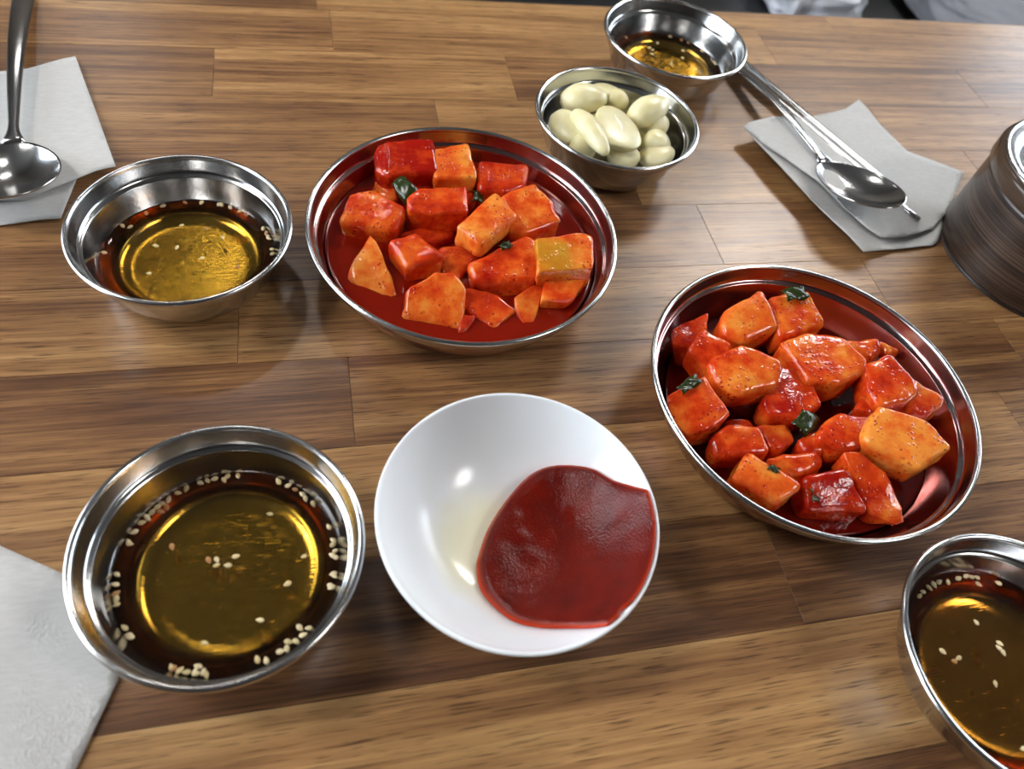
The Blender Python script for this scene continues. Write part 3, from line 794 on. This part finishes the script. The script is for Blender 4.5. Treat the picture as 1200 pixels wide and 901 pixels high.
seeds(SAM, (50, 480), 2.575, BA, OZ['A'], 'sesame seed floating in the open middle of the oil beside the white bowl', 'sesame seeds mid-oil by the white bowl')
SBE = [(270,510),(530,305),(625,291),(698,290),(455,338),(350,392),(385,397),(800,280),(830,305),(775,295),(880,318),(895,340),(970,405),(985,425),(990,440),(1043,410),(1040,440),(1018,495),(1010,515)]
SBM = [(610,392),(720,405),(792,443),(497,480),(590,488),(700,535),(857,572),(468,602)]
seeds(SBE, (50, 160), 3.75, BB, OZ['B'], 'sesame seed at the oil edge in the bowl by the flat napkin', 'sesame seeds along the oil edge beside the flat napkin')
seeds(SBM, (50, 160), 3.75, BB, OZ['B'], 'sesame seed floating mid-oil in the bowl beside the flat napkin', 'sesame seeds mid-oil beside the flat napkin')
SF = [(195,265),(545,240),(640,265),(700,290),(445,320),(385,355),(410,370),(405,400),(335,408),(435,460),(548,455),(548,478),(630,430),(633,375),(800,375),(812,360),(895,455),(910,475),(915,465)]
seeds(SF, (700, 0), 6.316, BF, OZ['F'], 'sesame seed in the oil bowl behind the garlic', 'sesame seeds in the bowl behind the garlic')
SH = [(432,388),(512,460),(512,478),(525,492),(312,488),(370,512),(355,524),(498,602),(510,250),(438,252),(435,230),(415,228),(395,225),(368,233),(332,246),(300,246),(282,254),(265,265),(245,280),(232,295),(597,830)]
seeds(SH, (1000, 600), 2.995, BH, OZ['H'], 'sesame seed in the murky brown oil', 'sesame seeds in the murky brown oil')

# ------------------------------------------------------------------ napkins
def inpoly(p, poly):
    c = False; n = len(poly)
    for i in range(n):
        a, b = poly[i], poly[i-1]
        if (a[1] > p[1]) != (b[1] > p[1]) and p[0] < (b[0]-a[0])*(p[1]-a[1])/(b[1]-a[1])+a[0]: c = not c
    return c
def sheet(name, outline, zfun, parent, thick=0.0004, cuts=18, seed=0):
    """outline: (u, v, z mm) corners; triangulated sheet with wrinkles, given thickness."""
    P = [pt(u, v, z/1000) for u, v, z in outline]
    bm = bmesh.new()
    vs = [bm.verts.new(p) for p in P]
    f = bm.faces.new(vs); bm.normal_update()
    if f.normal.z < 0: f.normal_flip()
    bmesh.ops.triangulate(bm, faces=bm.faces, ngon_method='EAR_CLIP')
    for _ in range(7):
        lg = [e for e in bm.edges if e.calc_length() > 0.005]
        if not lg: break
        bmesh.ops.subdivide_edges(bm, edges=lg, cuts=1)
        bmesh.ops.triangulate(bm, faces=[q for q in bm.faces if len(q.verts) > 3])
        bmesh.ops.beautify_fill(bm, faces=bm.faces, edges=[e for e in bm.edges if not e.is_boundary])
    for v in bm.verts:
        dz = zfun(v.co) if zfun else 0
        v.co.z += dz+0.0006*noise.noise(v.co*45+Vector((seed, 0, 0)))+0.0006
        v.co.z = max(v.co.z, 0.0003)
    bm.normal_update()
    r = bmesh.ops.extrude_face_region(bm, geom=list(bm.faces))
    nv = [g for g in r['geom'] if isinstance(g, bmesh.types.BMVert)]
    for v in nv: v.co.z += thick
    bmesh.ops.recalc_face_normals(bm, faces=bm.faces)
    return link(name, from_bm(name, bm), PAPER, parent, True)
nk = empty('paper_napkin', (0, 0, 0)); tag(nk, 'crumpled white paper napkin curling under the spoon and chopsticks by the wooden jar', 'napkin', 'paper napkins')
LOW = [(871,151,7),(905,187,9),(960,245,9),(995,279,7),(1011,296,4),(1050,293,1),(1092,289,0.5),(1098,284,.5),(1118,226,.5),(1127,203,0.5),(1062,178,.5),(1031,148,.5),(990,150,1),(930,150,3)]
TOPL = [(871,150,9),(877,145,10),(905,138,9),(948,139,4),(990,129,1.5),(1006,118,3),(1015,127,2),(1031,148,1.5),(1062,178,1.5),(1094,193,1.5),(1128,202,2),(1119,225,2),(1108,250,2.5),(1092,269,3),(1062,279,4),(1031,279,6),(1015,268,8),(990,245,10),(960,215,11),(925,190,11),(895,170,10)]
sheet('lower_ply', LOW, None, nk, seed=2)
sheet('upper_ply', TOPL, None, nk, seed=5)
nk = empty('paper_napkin', (0, 0, 0)); tag(nk, 'white paper napkin lying flat under the spoon without chopsticks', 'napkin', 'paper napkins')
sheet('lower_ply', [(-60,95,.3),(40,110,.3),(110,190,.3),(91,208,.3),(72,258,.3),(48,259,.3),(0,265,.3),(-60,270,.3)], None, nk, seed=9)
sheet('upper_ply', [(-60,88,1.2),(0,85.5,1.2),(34,82,1.2),(76,70,1.4),(89,68,2),(112,130,1.8),(136,196,4),(114,201,4),(70,219,4),(30,235,2),(-60,240,1.6)], None, nk, seed=12)
nk = empty('paper_napkin', (0, 0, 0)); tag(nk, 'white paper napkin partly under the oil bowl beside the white bowl', 'napkin', 'paper napkins')
sheet('napkin_sheet', [(-40,622,.3),(0,640,.3),(67,670,.3),(130,700,.3),(139,798,.3),(90,901,.3),(60,960,.3),(-60,960,.3)], None, nk, seed=17)

# ------------------------------------------------------------------ cutlery
def spoon(neck, dirv, label, zn, zt, hl=0.14, L=0.060, W=0.044, hw=1.0, group='steel spoons'):
    """Face-up spoon; local +X runs neck -> tip; rim rises from zn at the neck to zt at the tip."""
    root = empty('spoon', (neck[0], neck[1], 0), math.atan2(dirv[1], dirv[0])); tag(root, label, 'spoon', group)
    D = 0.0085
    nu, nv = 28, 40
    vs, fs = [], []
    def outl(a):
        x = math.cos(a); y = math.sin(a)
        return (L/2*x, W/2*y*(1+0.12*x-0.06*x*x))
    for layer in (0, 1):
        for i in range(nu+1):
            s = i/nu
            for j in range(nv):
                a = 2*math.pi*j/nv; ox, oy = outl(a)
                px = L/2+s*ox
                z = zn+(zt-zn)*(px/L)-D*(1-s*s)**0.9-0.0010*layer
                vs.append((px, s*oy, z))
    K = (nu+1)*nv
    for i in range(nu):
        for j in range(nv):
            a = i*nv+j; b = i*nv+(j+1) % nv
            fs.append((a, a+nv, b+nv, b)); fs.append((K+a, K+b, K+b+nv, K+a+nv))
    for j in range(nv):
        a = nu*nv+j; b = nu*nv+(j+1) % nv; fs.append((a, a+K, b+K, b))
    link('spoon_bowl', mesh('spoon_bowl', vs, fs), SPOON, root)
    vs, fs = [], []
    n_, m_ = 40, 12
    for i in range(n_+1):
        t_ = i/n_
        x = 0.001-t_*(hl+0.001)
        wd = (0.0052+0.0060*math.exp(-(t_*22)**2)+0.0062*hw*max(0, (t_-0.10)/0.9)**(1.2/hw))
        th = 0.0024+0.0012*math.exp(-(t_*12)**2)
        zc = zn-0.0012+0.005*math.sin(math.pi*min(1, t_*1.05))-(zn-0.0028)*t_
        zc = max(zc, th/2+0.0004)
        for j in range(m_):
            a = 2*math.pi*j/m_
            ca, sa = math.cos(a), math.sin(a)
            vs.append((x, wd/2*math.copysign(abs(ca)**0.7, ca), zc+th/2*math.copysign(abs(sa)**0.7, sa)))
    for i in range(n_):
        for j in range(m_): fs.append((i*m_+j, i*m_+(j+1) % m_, (i+1)*m_+(j+1) % m_, (i+1)*m_+j))
    fs.append(tuple(range(m_))[::-1]); fs.append(tuple(n_*m_+j for j in range(m_)))
    link('handle', mesh('handle', vs, fs), SPOON, root)
    return root
n0 = pt(967, 188, 0.012); e0 = pt(868, 84, 0.006); d0 = n0-e0; d0.z = 0; d0.normalize()
spoon((n0.x, n0.y), d0, 'stainless steel spoon lying across chopsticks on the crumpled napkin', 0.0120, 0.0270)
n1 = pt(15, 166, 0.008); e1 = pt(26, 0, 0.004); d1 = n1-e1; d1.z = 0; d1.normalize()
spoon((n1.x, n1.y), d1, 'stainless steel spoon with a dark reflecting handle lying on the flat napkin', 0.0080, 0.0200, 0.155, 0.056, 0.047, 1.35)

def chopstick(tip, dirv, zt, ze, label, L=0.20):
    root = empty('chopstick', (tip[0], tip[1], 0), math.atan2(dirv[1], dirv[0])); tag(root, label, 'chopstick', 'steel chopsticks')
    vs, fs = [], []
    n_, m_ = 24, 12
    for i in range(n_+1):
        t_ = i/n_
        w_ = 0.0036+0.0026*t_; h_ = 0.0030
        z = zt+(ze-zt)*t_
        for j in range(m_):
            a = 2*math.pi*j/m_; ca, sa = math.cos(a), math.sin(a)
            vs.append((t_*L, w_/2*math.copysign(abs(ca)**0.7, ca), z+h_/2*math.copysign(abs(sa)**0.7, sa)))
    for i in range(n_):
        for j in range(m_): fs.append((i*m_+j, (i+1)*m_+j, (i+1)*m_+(j+1) % m_, i*m_+(j+1) % m_))
    fs.append(tuple(range(m_))); fs.append(tuple(n_*m_+j for j in range(m_))[::-1])
    link('stick', mesh('stick', vs, fs), SPOON, root)
t1 = pt(1076, 258, 0.006); q1 = pt(892, 98, 0.006); dd = q1-t1; dd.z = 0; dd.normalize()
chopstick((t1.x, t1.y), dd, 0.0062, 0.004, 'steel chopstick whose tip pokes out from under the spoon')
nn = Vector((dd.y, -dd.x, 0))
t2 = t1+dd*0.030+nn*0.0068
chopstick((t2.x, t2.y), dd, 0.0066, 0.004, 'steel chopstick hidden under the spoon at its tip')

# ------------------------------------------------------------------ wooden seasoning jar
JC = (0.4160, 0.2615)
jar = empty('seasoning_jar', (JC[0], JC[1], 0)); tag(jar, 'dark ringed wooden jar with a steel lid beside the crumpled napkin', 'jar')
link('jar_body', lathe_mesh('jar_body', smooth_prof([(0.0, 0.0002), (0.052, 0.0002), (0.0556, 0.0015), (0.0562, 0.006), (0.0562, 0.030), (0.0560, 0.049)], 5)+[(0.050, 0.0492), (0.0, 0.0492)], 128), DARKWOOD, jar)
t = NT('smoked_collar'); t.set(Base_Color=srgb(70, 54, 42), Roughness=0.2)
link('collar', lathe_mesh('collar', [(0.0505, 0.0494), (0.0572, 0.0494), (0.0578, 0.0500), (0.0578, 0.0575), (0.0568, 0.0592), (0.0540, 0.0600), (0.0505, 0.0594)], 128, True), t.m, jar)
link('lid_ring', torus_mesh('lid_ring', 0.0545, 0.0014, 0.0600, 128, 12), RIM, jar)
lid = link('lid', lathe_mesh('lid', smooth_prof([(0.0540, 0.0600), (0.0500, 0.0602), (0.0475, 0.0590), (0.0462, 0.0560), (0.0440, 0.0545), (0.0300, 0.0560), (0.0120, 0.0575), (0.0, 0.0577)], 5)+[(0.0, 0.0505), (0.0500, 0.0505)], 128), STEEL, jar)
link('knob', lathe_mesh('knob', smooth_prof([(0.0, 0.0575), (0.0045, 0.0576), (0.0040, 0.0605), (0.0075, 0.0640), (0.0085, 0.0680), (0.0060, 0.0715), (0.0, 0.0722)], 5), 48), RIM, lid)

# ------------------------------------------------------------------ beyond the table
bench = empty('black_bench', (0.6, 1.25, FLOOR_Z)); tag(bench, 'black padded bench behind the far edge of the table', 'bench')
BV = plain('black_vinyl', srgb(16, 16, 19), 0.45)
def bpart(name, x0, x1, y0, y1, z0, z1, bev, mat=BV):
    return link(name, box_mesh(name, x0-.6, x1-.6, y0-1.25, y1-1.25, z0-FLOOR_Z, z1-FLOOR_Z, bev, 4), mat, bench, True)
bpart('seat', -0.6, 2.0, 0.78, 1.28, -0.36, -0.28, 0.02)
bpart('backrest', -0.6, 2.0, 1.29, 1.40, -0.27, 0.15, 0.03)
bpart('plinth', -0.55, 1.95, 0.86, 1.36, FLOOR_Z, -0.365, 0.005)
def rumple(name, x, y, sx, sy, h, mat, label, cat, seed):
    bm = bmesh.new(); bmesh.ops.create_icosphere(bm, subdivisions=5, radius=1.0)
    for v in bm.verts:
        n_ = v.co.copy()
        k = 1+0.16*noise.noise(n_*2.2+Vector((seed, 0, 0)))+0.07*noise.noise(n_*6+Vector((seed, 0, 0)))
        e = 0.55
        f_ = lambda c: math.copysign(abs(c)**e, c)
        v.co = Vector((f_(n_.x)*sx/2*k, f_(n_.y)*sy/2*k, max(-h*0.5, f_(n_.z)*h/2*k)))
    o = link(name, from_bm(name, bm), mat, None, True, (x, y, -0.28+h*0.5+0.0005))
    tag(o, label, cat)
rumple('white_bag', 0.765, 1.10, 0.15, 0.20, 0.07, fabric_mat('white_cloth', srgb(215, 216, 224)), 'rumpled white bundle lying on the black bench beyond the table', 'bag', 1)
rumple('grey_jacket', 1.16, 1.08, 0.40, 0.34, 0.06, fabric_mat('grey_cloth', srgb(126, 128, 136)), 'grey rumpled fabric garment on the black bench beyond the table', 'garment', 5)
